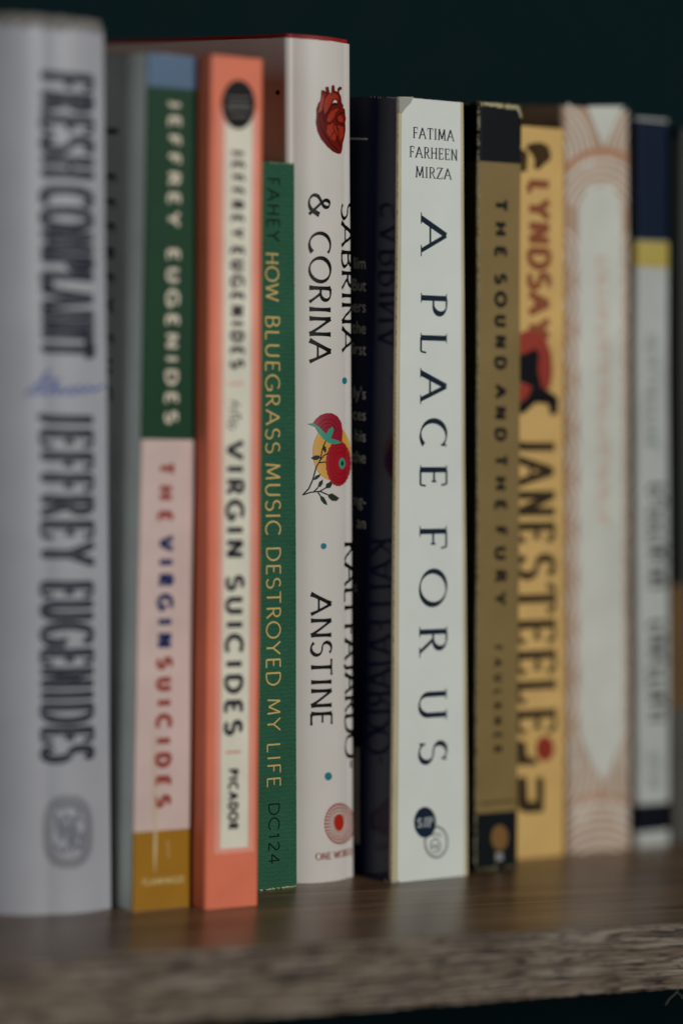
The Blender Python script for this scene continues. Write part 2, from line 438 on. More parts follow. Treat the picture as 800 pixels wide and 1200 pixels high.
def layout(txt, style, gap, space):
    x = 0; out = []; st = ST[style]; sl = st['serif']
    for ci, ch in enumerate(txt):
        if ch == ' ': x += space; continue
        wdt, ls = G[ch]
        for ln in ls:
            out.append(([(x+a, b) for a, b in ln], 'm', ci))
        if sl:
            ends = []
            for ln in ls:
                if ch == 'O': continue
                for (p, q) in ((ln[0], ln[1]), (ln[-1], ln[-2])):
                    shared = sum(1 for l2 in ls if l2 is not ln for z in (l2[0], l2[-1]) if math.dist(z, p) < .03)
                    dx, dy = q[0]-p[0], q[1]-p[1]
                    on = p[1] in (0, 1)
                    if abs(dy) > abs(dx)*.8 and on and not (shared and ch in 'AMVNW' and not (ch in 'MN' and abs(dx) < .1)):
                        ends.append(([(x+p[0]-sl/2, p[1]+(.0 if p[1] else .0)), (x+p[0]+sl/2, p[1])], 's', ci))
                    elif abs(dy) <= abs(dx)*.8 and not shared and ch in 'EFLTZ':
                        d = -1 if p[1] > .7 else 1
                        if ch in 'EF' and .3 < p[1] < .7: ends.append(([(x+p[0], p[1]-.09), (x+p[0], p[1]+.09)], 't', ci))
                        else: ends.append(([(x+p[0], p[1]), (x+p[0]+(.03 if p[0] > .3 else -.03), p[1]+d*.2)], 't', ci))
                    elif ch in 'CGS' and p is ln[0] and len(ln) > 8: ends.append(([(x+p[0], p[1]-.08), (x+p[0]+.02, min(1., p[1]+.16))], 't', ci))
                    elif ch == 'S' and len(ln) > 8: ends.append(([(x+p[0], p[1]+.09), (x+p[0]-.02, max(0, p[1]-.14))], 't', ci))
            out += ends
        x += wdt+gap
    return out, x-gap
def wfun(style, kind, ch, rot, ci):
    st = ST[style]; ch = abs(ch)
    if kind in 'st':
        v = st.get('sth', .05)*ch*(1 if kind == 's' else 1.5); return lambda t, dx, dy: v
    fl = st.get('flare', 0)
    def f(t, dx, dy):
        if rot == -90: a = math.atan2(dx, -dy)     # letter x runs down, letter y runs right
        else: a = math.atan2(dy, dx)
        c = abs(math.sin(a+math.radians(st['nib'])))
        wv = st['thin']+(st['thick']-st['thin'])*c**1.4
        return wv*ch*(1+fl*(abs(2*t-1)**3-.25))
    return f
def bfont(s, name, txt, xr, yb, size, mat, face='left', right=True, off=.010):
    """small printed text on a cover, set from Blender's built-in face; size in cm"""
    cu = bpy.data.curves.new('t', 'FONT'); cu.body = txt; cu.size = size; cu.align_x = 'RIGHT' if right else 'LEFT'
    to = bpy.data.objects.new('t', cu); COL.objects.link(to); dg = bpy.context.evaluated_depsgraph_get()
    me = to.evaluated_get(dg).to_mesh(); q0, v0 = s.sv(xr, yb, face)
    vs_ = [s.at(q0+v.co.x, v0+v.co.y, off) for v in me.vertices]; fs = [tuple(p.vertices) for p in me.polygons]
    bpy.data.objects.remove(to); bpy.data.curves.remove(cu)
    if not fs: return
    a, b_, c = [vs_[i] for i in fs[0][:3]]
    if (b_-a).cross(c-a).dot(s.at(q0, v0, .1)-s.at(q0, v0)) < 0: fs = [f[::-1] for f in fs]
    return link(name, vs_, fs, mat, s.root, origin=s.O)
def marks(b, name, y0, y1, xl, xr, mat, n, off=.010):
    """lettering too far out of focus to read: a run of letter-sized strokes down the spine"""
    q0, v0 = b.sv(xl, y0); q1, v1 = b.sv(xr, y1); ls = []; p = (v0-v1)/n
    for i in range(n):
        a = v0-p*(i+.15); c = v0-p*(i+.8)
        ls.append(([(q0, a), (q1, a)], p*.3))
        k = random.random()
        if k < .4: ls.append(([(q0, c), (q1, c)], p*.28))
        if k > .25: ls.append(([(q1, a), (q1, c)] if k < .6 else [(q0, a), (q0, c)], p*.28))
        if k > .7: ls.append(([(q0*.5+q1*.5, a), (q0*.5+q1*.5, c)], p*.22))
    return b.strokes(name, ls, mat, off)
def ell(cx, cy, rx, ry, n=28, a0=0, a1=360):
    return [(cx+rx*math.cos(math.radians(a0+(a1-a0)*i/n)), cy+ry*math.sin(math.radians(a0+(a1-a0)*i/n))) for i in range(n if a1-a0 == 360 else n+1)]
def pxl(b, pts, face='spine'): return [b.sv(x, y, face) for x, y in pts]
def wear(b, name, path, wmin, wmax, mat, off=.014, keep=.75, step=.05):
    """chipped, rubbed edge: short uneven flakes along a path given in (s, v)"""
    pts = dens(path, step); polys = []
    for a, c in zip(pts, pts[1:]):
        if random.random() > keep: continue
        dx, dy = c[0]-a[0], c[1]-a[1]; l = math.hypot(dx, dy); nx, ny = -dy/l, dx/l
        w0 = random.uniform(wmin, wmax); w1 = random.uniform(wmin, wmax); sft = random.uniform(-.3, .3)*wmax
        polys.append([(a[0]-nx*w0+nx*sft, a[1]-ny*w0+ny*sft), (c[0]-nx*w1+nx*sft, c[1]-ny*w1+ny*sft), (c[0]+nx*w1*.8+nx*sft, c[1]+ny*w1*.8+ny*sft), (a[0]+nx*w0*.8+nx*sft, a[1]+ny*w0*.8+ny*sft)])
    return b.poly(name, polys, mat, off, .2)

# === 1 grey hardback at the far left
b = Book('hardback_book', 'thick pale grey hardback with tall letters reading FRESH COMPLAINT, leftmost on the shelf', (-10, 1078), 136, (-14, 22), 127, 36, 15, bulge=.14, hard=True, corner=(1.5, .3), joint=.09)
b.body(ink((172, 173, 180), .42, mott=.05), 'dust_jacket', thick=.03)
b.body(ink((122, 119, 114), .8), 'board', thick=.2, z0=.02, z1=b.H+.2, grow=-.06, rag=.02)
b.pages()
dk = ink((26, 31, 44), .45); md = ink((92, 96, 110), .45)
for (t, y0, y1) in (('FRESH', 88, 206), ('COMPLAINT', 222, 416), ('JEFFREY', 484, 660), ('EUGENIDES', 684, 890)):
    b.text('title_lettering' if y0 < 450 else 'author_lettering', t, y0, y1, 49, 108, dk, 'tall', gap=.34)
    b.text('letter_inline', t, y0, y1, 49, 108, md, 'inline', gap=.34, off=.014)
def script(b, name, pts, wd, mat, off=.012):
    return b.strokes(name, [(pxl(b, p), wd) for p in pts], mat, off)
sq = []
x = 34
sq.append([(30, 463), (40, 455), (48, 447), (56, 438), (58, 434), (52, 440), (48, 452), (54, 462), (60, 456), (64, 448), (66, 462), (72, 454), (76, 462), (82, 453), (86, 463), (92, 452), (97, 461), (104, 452), (108, 458), (121, 452)])
sq.append([(40, 462), (46, 458), (58, 461)]); sq.append([(50, 448), (72, 444)])
script(b, 'script_word', sq, .07, ink((88, 104, 168), .45))
ring = pxl(b, [(80+24*abs(math.cos(t))**.72*(1 if math.cos(t) > 0 else -1), 975+37*abs(math.sin(t))**.72*(1 if math.sin(t) > 0 else -1)) for t in [2*math.pi*i/44 for i in range(45)]]); b.strokes('publisher_emblem', [(ring, .24)], ink((138, 139, 146), .45))
script(b, 'emblem_mark', [[(66, 955), (72, 985), (76, 965), (82, 990), (88, 958), (96, 962)], [(64, 990), (74, 1000), (84, 985), (94, 996), (97, 975)], [(68, 948), (84, 944), (94, 950), (80, 972), (98, 984)], [(66, 972), (78, 955), (90, 972), (84, 1000)]], .07, ink((118, 122, 138), .45), .013)
wear(b, 'worn_edge', [(.05, b.H-.02), (b.L-.05, b.H-.02)], .02, .1, ink((128, 125, 120), .8), keep=.7)

# === 2 paperback with colour blocks
b = Book('paperback_book', 'paperback with blue, green, cream and mustard spine blocks, left of the orange one', (155, 1069), 223, (174, 61), 233, 36, 13, corner=.06)
b.body(ink((216, 222, 214), .5), rag=.004); b.pages()
b.band('blue_block', None, 102, ink((72, 104, 138), .38))
b.band('green_block', 102, 515, ink((24, 66, 42), .38))
b.band('cream_block', 515, 973, ink((222, 196, 188), .38))
b.band('mustard_block', 973, None, ink((168, 118, 8), .36))
b.text('author_lettering', 'JEFFREY EUGENIDES', 117, 494, 196.5, 209, ink((226, 214, 192), .45), 'heavy', gap=.52, space=.8)
b.text('title_lettering', 'THE', 543, 610, 187, 201, ink((158, 44, 30), .45), 'black', gap=.85)
b.text('title_lettering', 'VIRGIN', 630, 757, 186, 201, ink((22, 36, 96), .45), 'black', gap=.75)
b.text('title_lettering', 'SUICIDES', 772, 943, 184, 199, ink((158, 44, 30), .45), 'black', gap=.75)
b.htext('publisher_lettering', 'FLAMINGO', 167, 214, 1036, 1029, ink((226, 204, 140), .45), 'geob', gap=.3)
b.strokes('spine_crease_highlight', [(pxl(b, [(180, 860), (181, 920), (182, 970), (181, 1022)]), lambda t, dx, dy: .02+.07*t*min(1, (1-t)*6)), (pxl(b, [(196, 985), (197, 1005)]), .02)], ink((220, 196, 150), .3), .012)  # crease in the glossy spine, its highlight painted as a pale line
b.text('cover_lettering', 'J', 145, 157, 124, 139, ink((28, 30, 36), .5), 'geob', face='left')
b.text('cover_lettering', 'EFFREY EUG', 204, 470, 122, 133, ink((40, 42, 50), .5), 'geob', face='left', gap=.9)

# === 3 orange paperback
b = Book('paperback_book', 'orange paperback with an ivory title panel and a black oval near its top', (240, 1067), 303, (247, 63.5), 309, 36, 13.5, corner=.09)
b.body(ink((240, 126, 92), .5), rag=.004); b.pages()
b.band('pink_border', 128, 1000, ink((246, 164, 142), .48), 254, 300, .004)
b.band('ivory_panel', 128, 994, ink((240, 235, 214), .48), 261, 293, .007)
b.pxpoly('black_oval', [ell(279, 122, 19.5, 29)], ink((22, 20, 24), .4), .011)
lns = []
for yy, a, c in ((114, 266, 292), (122, 266, 292), (126, 264, 294), (135, 269, 290)): lns.append((pxl(b, [(a, yy), (c, yy+.6)]), .035))
b.strokes('oval_lettering', lns, ink((120, 118, 110), .5), .017)
bk = ink((34, 34, 48), .45)
b.text('author_lettering', 'JEFFREY', 176, 277, 272, 284.5, bk, 'heavy', gap=.7, off=.012)
b.text('author_lettering', 'EUGENIDES', 290, 430, 271, 284.5, bk, 'heavy', gap=.6, off=.012)
b.strokes('divider_line', [(pxl(b, [(267, 450), (285, 449)]), .05)], ink((236, 160, 150), .5), .012)
b.strokes('divider_line', [(pxl(b, [(264, 882), (282, 881)]), .05)], ink((226, 130, 110), .5), .012)
script(b, 'italic_the', [[(270, 470), (276, 472), (281, 476)], [(276, 470), (274, 478)], [(268, 478), (277, 481)], [(268, 487), (279, 484), (282, 490), (275, 490), (268, 492)], [(274, 498), (272, 503), (268, 501), (267, 496), (273, 494), (278, 499)]], .035, bk, .012)
b.text('title_lettering', 'VIRGIN', 518, 652, 266, 284, bk, 'heavy', gap=.42, off=.012)
b.text('title_lettering', 'SUICIDES', 676, 859, 265, 283, bk, 'heavy', gap=.42, off=.012)
b.text('publisher_lettering', 'PICADOR', 902, 971, 268, 278, bk, 'heavy', gap=.4, off=.012)

# === 4 thin green cloth book
b = Book('clothbound_book', 'thin green cloth book lettered in gold, much shorter than its neighbours', (300, 1045), 350, (301, 188), 347, 40, 11, corner=.12, warp=.006)
gm = material('green_book_cloth', srgb((50, 100, 76)), .85, .12, .12, .04, 1700, cloth=True)
b.body(gm, 'cloth_cover', thick=.12, rag=.006)
b.pages()
gold = ink((214, 186, 112), .45); blk = ink((6, 18, 14), .6)
b.text('author_lettering', 'FAHEY', 208, 282, 313, 327, blk, 'geo', gap=.25)
b.text('title_lettering', 'HOW', 296, 352, 311, 326, gold, 'geo', gap=.2)
b.text('title_lettering', 'BLUEGRASS', 370, 530, 311, 327, gold, 'geo', gap=.22)
b.text('title_lettering', 'MUSIC', 543, 627, 311, 328, gold, 'geo', gap=.22)
b.text('title_lettering', 'DESTROYED', 641, 803, 312, 328, gold, 'geo', gap=.22)
b.text('title_lettering', 'MY', 819, 856, 313, 328, gold, 'geo', gap=.2)
b.text('title_lettering', 'LIFE', 871, 922, 313, 328, gold, 'geo', gap=.24)
b.text('shelf_mark', 'DC124', 941, 1012, 315, 327, blk, 'geo', gap=.2)
fr = ink((176, 182, 140), .9)
wear(b, 'worn_edge', [(b.L-.02, .1), (b.L-.02, b.H-.3)], .002, .012, fr, keep=.45)
wear(b, 'worn_edge', [(0.1, .02), (b.L-.08, .02), (b.L, .1), (b.L+.02, .35)], .006, .03, fr, keep=.8)
wear(b, 'worn_edge', [(b.L*.3, b.H-.01), (b.L, b.H-.02)], .003, .014, fr, keep=.5)

# === 5 white hardback with drawings
b = Book('hardback_book', 'white hardback with a red heart and a flower drawn on its rounded spine', (338, 1036), 420.5, (336, 43.5), 416, 38, 14.5, bulge=.24, hard=True, corner=(.16, .36), joint=.05, warp=.006)
jk = ink((216, 211, 204), .45, mott=.03)
b.body(jk, 'dust_jacket', thick=.03, rag=.003)
b.body(ink((150, 22, 24), .6), 'board', thick=.22, z0=.02, z1=b.H+.10, grow=-.05)
b.pages()
K = ink((12, 12, 14), .4); teal = ink((20, 128, 140), .4)
L_ = b.L
b.text('title_lettering', '&', 228, 252, 362, 386, K, 'opt')
b.text('title_lettering', 'CORINA', 273, 424, 362.5, 387, K, 'opt', gap=.16)
sa = b.sv(398, 330)[0]+.10; cap = b.sv(387, 330)[0]-b.sv(362.5, 330)[0]
b.text('title_lettering', 'SABRINA', 238, 411, 0, 0, K, 'opt', gap=.14, sb=(sa, sa+cap))
b.text('author_lettering', 'ANSTINE', 696, 850, 364.5, 388, K, 'opt', gap=.16)
sa = b.sv(402, 760)[0]+.08
b.text('author_lettering', 'KALI', 635, 715, 0, 0, K, 'opt', gap=.12, sb=(sa, sa+cap))
b.text('author_lettering', 'FAJARDO-', 731, 901, 0, 0, K, 'opt', gap=.12, sb=(sa, sa+cap))
b.pxpoly('teal_dot', [ell(403.5, 446, 2.8, 4.2, 14)], teal, .008)
b.pxpoly('teal_dot', [ell(379, 640, 3.3, 3.6, 14)], teal, .008)
b.pxpoly('teal_dot', [ell(384.5, 910, 4.2, 4.8, 16)], teal, .008)
b.pxpoly('black_dot', [ell(325.5, 108, 2.4, 3, 12)], K, .008, face='left')
def zp(pts, x0, y0, k): return [(x0+x/k, y0+y/k) for x, y in pts]
hz = lambda p: zp(p, 360, 90, 12)
heart = hz([(195, 180), (235, 185), (262, 205), (250, 140), (295, 130), (312, 215), (335, 225), (338, 125), (360, 105), (380, 125), (385, 190), (425, 205), (418, 165), (450, 130), (480, 140), (478, 180), (452, 180), (442, 215), (470, 270), (480, 360), (505, 400), (498, 430), (525, 450), (532, 540), (540, 580), (530, 640), (535, 740), (520, 840), (495, 930), (485, 1020), (470, 1075), (430, 1080), (360, 1050), (280, 980), (190, 870), (140, 760), (118, 640), (128, 540), (125, 450), (150, 370), (180, 330), (192, 250)])
b.pxpoly('heart_drawing', [heart], ink((112, 26, 20), .42), .008)
b.pxpoly('heart_drawing_light', [hz(p) for p in (
 [(250, 300), (300, 240), (380, 220), (430, 260), (440, 330), (400, 300), (350, 310), (330, 370), (280, 470), (240, 520), (225, 420)],
 [(285, 560), (330, 480), (400, 440), (440, 450), (390, 500), (370, 570), (300, 640), (270, 620)],
 [(425, 560), (455, 530), (490, 560), (500, 620), (460, 640), (425, 610)],
 [(280, 680), (360, 640), (400, 700), (420, 800), (380, 900), (320, 860), (270, 780)],
 [(420, 680), (500, 700), (500, 820), (460, 900), (430, 800)],
 [(205, 250), (250, 230), (235, 380), (200, 470), (155, 500), (170, 390)])], ink((168, 50, 24), .42), .0095)
b.strokes('heart_drawing_line', [(pxl(b, hz(p)), .022) for p in (
 [(235, 240), (240, 330), (215, 430), (210, 520), (240, 640)], [(340, 390), (300, 470), (250, 540), (260, 620), (330, 660)], [(400, 560), (410, 620), (480, 660), (525, 680)], [(430, 540), (470, 500), (515, 500)],
 [(370, 650), (360, 720), (400, 800), (420, 900), (470, 980)], [(385, 760), (340, 800), (320, 860)], [(400, 700), (440, 740), (450, 830)], [(190, 480), (160, 560), (180, 700), (250, 820), (340, 950), (430, 1040)],
 [(262, 205), (275, 240)], [(335, 225), (340, 250)], [(385, 190), (395, 225)], [(442, 215), (430, 250)])], ink((44, 8, 8), .42), .011)
b.pxpoly('heart_drawing_gap', [hz([(350, 365), (365, 330), (390, 320), (412, 340), (408, 368), (380, 358)])], jk, .0125)
b.strokes('heart_drawing_line', [(pxl(b, hz([(345, 385), (375, 372), (415, 378)])), .05)], ink((44, 8, 8), .42), .013)
fz = lambda p: zp(p, 350, 470, 8.571)
b.pxpoly('yellow_disc', [fz(ell(330, 515, 190, 280, 40))], ink((226, 172, 74), .42), .007)
def scal(cx, cy, rx, ry, n, amp=.03, a0=0, a1=360):
    k = n*4; return [(cx+rx*(1+amp*math.cos(i/k*n*2*math.pi))*math.cos(math.radians(a0+(a1-a0)*i/k)), cy+ry*(1+amp*math.cos(i/k*n*2*math.pi))*math.sin(math.radians(a0+(a1-a0)*i/k))) for i in range(k if a1-a0 == 360 else k+1)]
rd = ink((176, 24, 38), .42); rdk = ink((118, 16, 28), .42); grn = ink((60, 160, 136), .42); leaf = ink((44, 58, 42), .5)
b.pxpoly('flower_head', [fz([(140, 222), (170, 180), (215, 140), (270, 120), (330, 120), (385, 150), (425, 215), (438, 300), (432, 400), (400, 425), (330, 430), (270, 390), (220, 330), (180, 260)])], ink((160, 26, 50), .42), .0085)
b.strokes('flower_line', [(pxl(b, fz(ell(290, 330, r_, r_*1.25, 16, -160, -10))), .014) for r_ in (58, 88, 118)], ink((98, 14, 34), .42), .0095)
b.pxpoly('flower_head', [fz(scal(395, 625, 125, 228, 26, .02))], rd, .0098)
b.strokes('flower_line', [(pxl(b, fz(ell(410, 625, r_, r_*1.85, 30)+[(410+r_, 625)])), .013) for r_ in (62, 86, 106)], rdk, .0108)
b.pxpoly('flower_eye', [fz(ell(430, 625, 32, 56, 20))], grn, .0125)
b.pxpoly('flower_pupil', [fz(ell(432, 625, 13, 24, 14))], ink((14, 40, 36), .42), .0138)
b.pxpoly('flower_sepal', [fz([(85, 228), (140, 220), (200, 258), (270, 330), (300, 280), (335, 255), (348, 290), (325, 350), (318, 375), (380, 392), (425, 418), (360, 432), (300, 420), (240, 375), (195, 315), (165, 260)])], grn, .0125)
b.strokes('flower_stem', [(pxl(b, fz(p)), .03) for p in ([(40, 942), (100, 880), (140, 790), (175, 660), (215, 590), (250, 545), (290, 525)], [(215, 590), (235, 480), (268, 400)], [(205, 618), (270, 610)], [(40, 942), (120, 915), (210, 905), (290, 940)], [(150, 910), (195, 865)], [(210, 905), (270, 870)], [(190, 912), (215, 950)])], ink((20, 22, 20), .5), .011)
b.pxpoly('leaf', [fz(p) for p in ([(238, 440), (270, 460), (275, 500), (262, 520), (242, 490)], [(122, 570), (160, 545), (205, 545), (215, 570), (180, 592), (150, 590)], [(145, 790), (170, 750), (220, 728), (205, 765), (170, 790)], [(190, 860), (205, 810), (240, 785), (238, 830), (215, 862)], [(268, 878), (275, 830), (315, 808), (336, 830), (315, 870)], [(290, 940), (330, 925), (370, 950), (404, 975), (375, 1005), (330, 1000), (300, 970)], [(210, 945), (250, 965), (275, 1010), (285, 1045), (250, 1030), (222, 995)])], leaf, .0115)
sunm = ink((168, 62, 40), .42)
cx, cy = 397.5, 965.5
b.pxpoly('publisher_emblem', [ell(cx-.5, cy-1, 6, 10, 20)], ink((186, 40, 22), .42), .008)
dots = []
for rr_, n_, sz in ((.46, 22, .9), (.62, 26, 1.05), (.78, 30, 1.2), (.95, 34, 1.35)):
    for i in range(n_):
        a = 2*math.pi*i/n_; dots.append(ell(cx+17.5*rr_*math.cos(a), cy+24*rr_*math.sin(a), sz*1.0, sz*1.3, 8))
b.pxpoly('emblem_dots', dots, sunm, .0085)
b.htext('publisher_lettering', 'ONE WORLD', 370, 412, 1006.5, 998.5, ink((168, 60, 44), .42), 'caps', gap=.2)
wear(b, 'worn_edge', [(L_*.45, .03), (L_*.8, .04)], .004, .03, ink((236, 226, 216), .7), keep=.7)

# === 6 navy and ivory paperback
b = Book('paperback_book', 'paperback with a pale spine reading A PLACE FOR US and a glossy navy side', (458.5, 1036), 549, (466.5, 112.5), 543.5, 38, 13, corner=.07, warp=.008)
navy = ink((19, 27, 58), .14, spec=.24, mott=.03, bump=.004)
b.body(navy, rag=.008); b.pages()
b.poly('spine_edge_colour', [[(-.07, .01), (b.L+.02, .01), (b.L+.02, b.H-.01), (-.05, b.H-.01)]], ink((200, 190, 156), .42), .004, .03)
q0 = .19; q1 = b.L-.13
b.poly('spine_panel', [[(q0, .01), (q1, .01), (q1, b.H-.01), (q0*.6, b.H-.01)]], ink((222, 228, 221), .42, mott=.03), .006, .1)
ik = ink((22, 40, 58), .42)
for t, yb, x0, x1 in (('FATIMA', 163, 484, 531), ('FARHEEN', 185.5, 480, 535), ('MIRZA', 208.5, 487, 528)):
    b.htext('author_lettering', t, x0, x1, yb, yb-12.5, ik, 'caps', gap=.26)
for t, y0, y1 in (('A', 256, 294), ('PLACE', 346, 568), ('FOR', 619, 764), ('US', 810, 893)):
    ym = (y0+y1)/2; xo = (ym-575)*-.004
    b.text('title_lettering', t, y0, y1, 492+xo, 522.5, ik, 'roman', gap=.62)
b.pxpoly('emblem_disc', [ell(497.5, 964, 12.8, 18.2)], ik, .0145)
b.htext('emblem_lettering', 'SJP', 489, 506, 969, 959, ink((190, 200, 204), .42), 'slab', off=.016, gap=.3)
b.strokes('emblem_ring', [(pxl(b, ell(510.5, 987, 13, 18, 36)+[(523.5, 987)]), .05)], ink((86, 98, 98), .42), .010)
b.strokes('emblem_mark', [(pxl(b, p), .035) for p in ([(504, 979), (513, 977), (516, 981)], [(505, 998), (504, 988), (510, 982), (515, 988), (515, 997), (506, 1000)], [(508, 990), (512, 996)], [(504, 993), (514, 991)])], ink((100, 112, 110), .42), .010)
b.pxpoly('torn_patch', [[(466, 131), (465, 113), (484, 113), (481, 120), (475, 126), (470, 133)]], ink((170, 168, 160), .8), .012)
gray = ink((150, 150, 142), .8)
wear(b, 'worn_edge', [(0.02, .03), (.02, b.H-.5)], .002, .008, ink((196, 180, 140), .8), keep=.4)
wear(b, 'worn_edge', [(-.25, .03), (.0, .04), (.25, .02)], .02, .07, gray, keep=.9)
wear(b, 'worn_edge', [(-1.1, b.H-.01), (-.05, b.H-.03), (.03, b.H-.12), (.03, b.H-.4)], .006, .03, gray, keep=.7)
wear(b, 'worn_edge', [(.1, b.H-.01), (b.L-.05, b.H-.01)], .003, .012, ink((200, 200, 188), .8), keep=.6)
pt = ink((240, 238, 226), .5)
for t, yy in (('lim', 315), ('But', 341), ('ners', 366), ('the', 391), ('first', 416), ("ly's", 468), ('ces', 493), ('his', 518), ('the', 543), ('ng-', 594), ('an', 620), ('s', 694)):
    bfont(b, 'blurb_text', t, 429 if yy < 690 else 419, yy, .42, pt)
b.strokes('cover_rule', [(pxl(b, [(392, 161.5), (431, 162.5)], 'left'), .045)], ink((216, 214, 200), .5))
b.pxpoly('barcode_label', [[(396, 872), (421, 876), (421, 990), (396, 982)]], ink((206, 200, 180), .6), .008, face='left')

# === 7 olive and black paperback
b = Book('paperback_book', 'worn olive paperback with black top and foot, lettered THE SOUND AND THE FURY', (557.5, 1021), 607, (561, 119), 612, 38, 12.5, corner=.08)
b.body(ink((168, 138, 60), .5), rag=.012); b.pages()  # cover sides brighter than the spine olive: light on the left face, put into colour
olive = ink((136, 114, 66), .5)
blk2 = ink((16, 22, 26), .45)
b.band('spine_colour', 190, 952, olive, off=.004)
b.poly('black_top_block', [[(-3, b.sv(585, 190)[1]), (b.L, b.sv(585, 190)[1]), (b.L, b.H-.01), (-3, b.H-.01)]], blk2, .006, .1)
b.poly('black_foot_block', [[(-3, .01), (b.L, .01), (b.L, b.sv(585, 952)[1]), (-3, b.sv(585, 952)[1])]], blk2, .006, .1)
dl = ink((30, 27, 22), .5)
for t, y0, y1 in (('THE', 234, 300), ('SOUND', 322, 431), ('AND', 452, 515), ('THE', 534, 597), ('FURY', 618, 708)):
    b.text('title_lettering', t, y0, y1, 580.5, 592, dl, 'black', gap=.75)
b.text('author_lettering', 'FAULKNER', 757, 881, 579, 587, dl, 'heavy', gap=1.05)
b.strokes('rule', [(pxl(b, [(563, 942), (603, 938)]), .04)], dl)
b.pxpoly('emblem_oval', [ell(585, 982, 10, 15)], ink((128, 92, 44), .5), .011)
b.pxpoly('emblem_base', [[(580, 1000), (588, 999), (589, 1008), (581, 1010)]], ink((150, 150, 150), .5), .011)
wr = ink((186, 176, 140), .85)
wear(b, 'worn_edge', [(0.0, .1), (0.0, b.H-.1)], .006, .034, wr, keep=.8)
wear(b, 'worn_edge', [(0.05, b.H-.04), (b.L*.9, b.H-.05), (b.L, b.H-.3)], .02, .07, wr, keep=.93)
wear(b, 'worn_edge', [(-1.6, b.H-.02), (0, b.H-.05)], .004, .02, wr, keep=.6)
wear(b, 'worn_edge', [(-.2, .05), (b.L, .03)], .004, .02, wr, keep=.5)

# === 8 yellow paperback
b = Book('paperback_book', 'mustard yellow paperback lettered JANE STEELE with a red haired silhouette on its spine', (601, 1008), 662, (600, 146), 661, 38, 13, corner=.07)
b.body(ink((224, 184, 112), .5)); b.pages()
rust = ink((146, 76, 38), .5); ch = ink((58, 46, 30), .5)
b.text('author_lettering', 'LYNDSAY', 213, 394, 620, 643, rust, 'heavy', gap=.3)
b.pxpoly('flourish', [zp(p, 590, 130, 8.571) for p in (
 [(215, 350), (280, 320), (360, 310), (440, 340), (475, 430), (460, 500), (420, 520), (380, 560), (350, 590), (300, 570), (310, 500), (290, 440), (250, 400)],
 [(120, 400), (200, 380), (240, 430), (230, 600), (150, 620)])], ink((70, 50, 22), .5), .008)
jz = lambda p: zp(p, 590, 360, 7.5)
b.pxpoly('red_hair', [jz([(90, 300), (150, 220), (220, 195), (300, 215), (370, 280), (415, 400), (430, 560), (410, 700), (350, 745), (300, 700), (280, 500), (200, 400), (90, 420)]), jz([(90, 690), (160, 660), (250, 690), (230, 780), (160, 860), (90, 880)])], ink((158, 50, 32), .5), .008)
b.pxpoly('silhouette', [jz([(110, 420), (200, 400), (270, 360), (310, 400), (300, 560), (330, 700), (420, 750), (480, 800), (470, 940), (410, 950), (390, 850), (280, 840), (180, 930), (90, 950), (90, 880), (200, 800), (250, 700), (170, 660), (100, 660)])], ink((14, 14, 22), .5), .0095)
b.text('title_lettering', 'JANE', 515, 632, 607, 648, ch, 'slabl', gap=.34)
b.text('title_lettering', 'STEELE', 652, 856, 607, 649, ch, 'slabl', gap=.3)
wz = lambda p: zp(p, 590, 840, 7.06)
b.pxpoly('red_flower', [wz(ell(340, 265, 75, 105))], ink((150, 44, 24), .5), .008)
b.pxpoly('flourish', [wz(p) for p in ([(110, 190), (180, 210), (190, 330), (280, 350), (270, 400), (110, 400)], [(110, 500), (190, 500), (200, 700), (265, 700), (265, 500), (330, 500), (330, 790), (180, 800), (110, 760)])], ch, .0095)

# === 9 patterned book
b = Book('paperback_book', 'pale book with a copper arc pattern round a plain pointed panel on its spine', (666, 1001), 741, (660, 123), 740, 38, 14, corner=.22, bulge=.08)
b.body(ink((186, 156, 132), .55), rag=.004); b.pages()
wl = ink((224, 218, 206), .55); cp = ink((192, 140, 104), .55)
arcs = []; arcs2 = []
def arcset(cx, cy, rs, a0, a1, store, wd=.07, kx=.75):
    for r_ in rs:
        pts = [(x, y) for x, y in ell(cx, cy, r_*kx, r_, 22, a0, a1) if 661 < x < 741]
        run = []
        for p in pts:
            if run and abs(p[0]-run[-1][0]) > 15: break
            run.append(p)
        if len(run) > 2: store.append((pxl(b, run), wd))
arcset(705, 262, range(40, 92, 9), 205, 335, arcs)
arcset(640, 185, range(26, 78, 9), -75, 12, arcs); arcset(768, 185, range(26, 74, 9), 180, 262, arcs)
for yy in range(300, 900, 58):
    arcset(652, yy, (14, 24, 34), -80, 80, arcs); arcset(752, yy, (14, 24, 34), 100, 260, arcs)
arcset(705, 1068, range(66, 140, 10), 215, 325, arcs)
arcset(640, 905, range(30, 90, 10), -20, 60, arcs); arcset(768, 905, range(30, 90, 10), 120, 200, arcs)
arcset(705, 262, (88, 84), 205, 335, arcs2, .09); arcset(705, 1068, (136,), 215, 325, arcs2, .09)
for yy in range(300, 900, 58): arcset(652, yy+29, (20,), -80, 80, arcs2, .07); arcset(752, yy+29, (18,), 100, 260, arcs2, .07)
b.strokes('arc_pattern', arcs, wl, .006)['kind'] = 'stuff'; b.strokes('copper_arc_pattern', arcs2, cp, .0105)['kind'] = 'stuff'
b.pxpoly('plain_panel', [[(690, 218), (718, 216), (728, 245), (731, 860), (722, 885), (707, 917), (690, 890), (679, 862), (677, 240)], [(688, 124), (730, 124), (718, 150), (707, 172), (697, 150)]], ink((214, 216, 206), .5), .012, step=.1)
marks(b, 'faint_lettering', 300, 620, 700, 711, ink((214, 186, 166), .5), 24, .016)

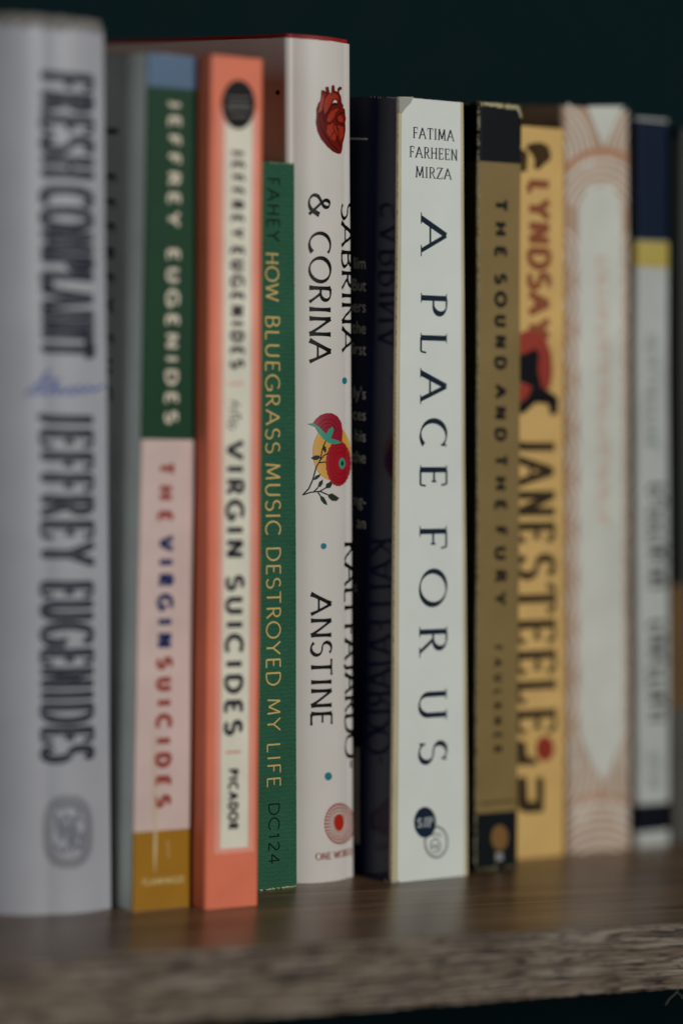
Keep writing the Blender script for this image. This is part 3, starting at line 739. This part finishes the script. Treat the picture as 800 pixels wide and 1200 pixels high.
# === 10 blue, yellow and white book
b = Book('paperback_book', 'slim pale book with a dark blue top, a yellow stripe and a navy foot stripe', (747, 993), 786, (746, 137), 784, 38, 12.5, corner=.12)
b.body(ink((190, 194, 190), .5)); b.pages()
b.poly('blue_top_block', [[(-2.5, b.sv(765, 282)[1]), (b.L+.25, b.sv(765, 282)[1]), (b.L+.25, b.H-.06), (-2.5, b.H-.06)]], ink((10, 28, 52), .5, spec=.15), .006, .1)
b.poly('yellow_stripe', [[(-.25, b.sv(765, 313)[1]), (b.L+.25, b.sv(765, 313)[1]), (b.L+.25, b.sv(765, 283)[1]), (-.25, b.sv(765, 283)[1])]], ink((190, 172, 84), .5), .006, .1)
b.poly('navy_stripe', [[(-1, b.sv(765, 974)[1]), (b.L+.25, b.sv(765, 974)[1]), (b.L+.25, b.sv(765, 942)[1]), (-1, b.sv(765, 942)[1])]], ink((10, 14, 26), .5), .006, .1)
marks(b, 'author_lettering', 392, 530, 756, 771, ink((146, 156, 152), .5), 12)
marks(b, 'title_lettering', 567, 690, 760, 779, ink((14, 16, 24), .5), 9)
marks(b, 'title_lettering', 728, 845, 760, 779, ink((14, 16, 24), .5), 9)
marks(b, 'publisher_lettering', 885, 925, 761, 773, ink((120, 128, 126), .5), 5)

# === 11 black book, 12 grey book
b = Book('paperback_book', 'narrow black book with an ochre block low on its spine, second from the right edge', (790, 988), 799, (788, 160), 797, 38, 12.5, corner=.05)
b.body(ink((20, 26, 24), .5)); b.pages()
b.band('ochre_block', 685, 830, ink((128, 92, 50), .5)); b.band('grey_foot_block', 830, None, ink((100, 98, 90), .5))
b = Book('paperback_book', 'grey book at the right edge of the picture, mostly out of frame', (801, 986), 830, (799, 150), 828, 38, 14, corner=.08)
b.body(ink((66, 67, 64), .55)); b.pages()

# === the hair that hangs from the board's lower edge
hpts = []
base = ground(803, 1154, -T)
r_ = sdir
P0 = SA+sdir*((ground(792, 1083)-SA).dot(sdir)); P0.z = -T; P0 -= sback*.03
pl = [(0.35, .25), (.2, .10), (.12, -.05), (.04, -.12), (-.08, -.20), (-.17, -.34)]
pl2 = [(0.12, -.05), (.24, -.12), (.3, -.22)]
vs_ = []; fs = []
for path in (pl, pl2):
    pts = dens(path, .04); b_ = len(vs_)
    for i, (a, z) in enumerate(pts):
        for k in range(4):
            t = math.pi/2*k; vs_.append(P0+sdir*(a+.006*math.cos(t))+Vector((0, 0, z+.006*math.sin(t)))-sback*(.03+.006*math.sin(t*2+1)))
    for i in range(len(pts)-1):
        for k in range(4): fs.append((b_+4*i+k, b_+4*i+(k+1) % 4, b_+4*i+4+(k+1) % 4, b_+4*i+4+k))
o = link('loose_hair', vs_, fs, ink((150, 146, 136), .6), origin=P0)
o['label'] = 'thin pale hair sticking out from the lower edge of the shelf board'; o['category'] = 'hair'
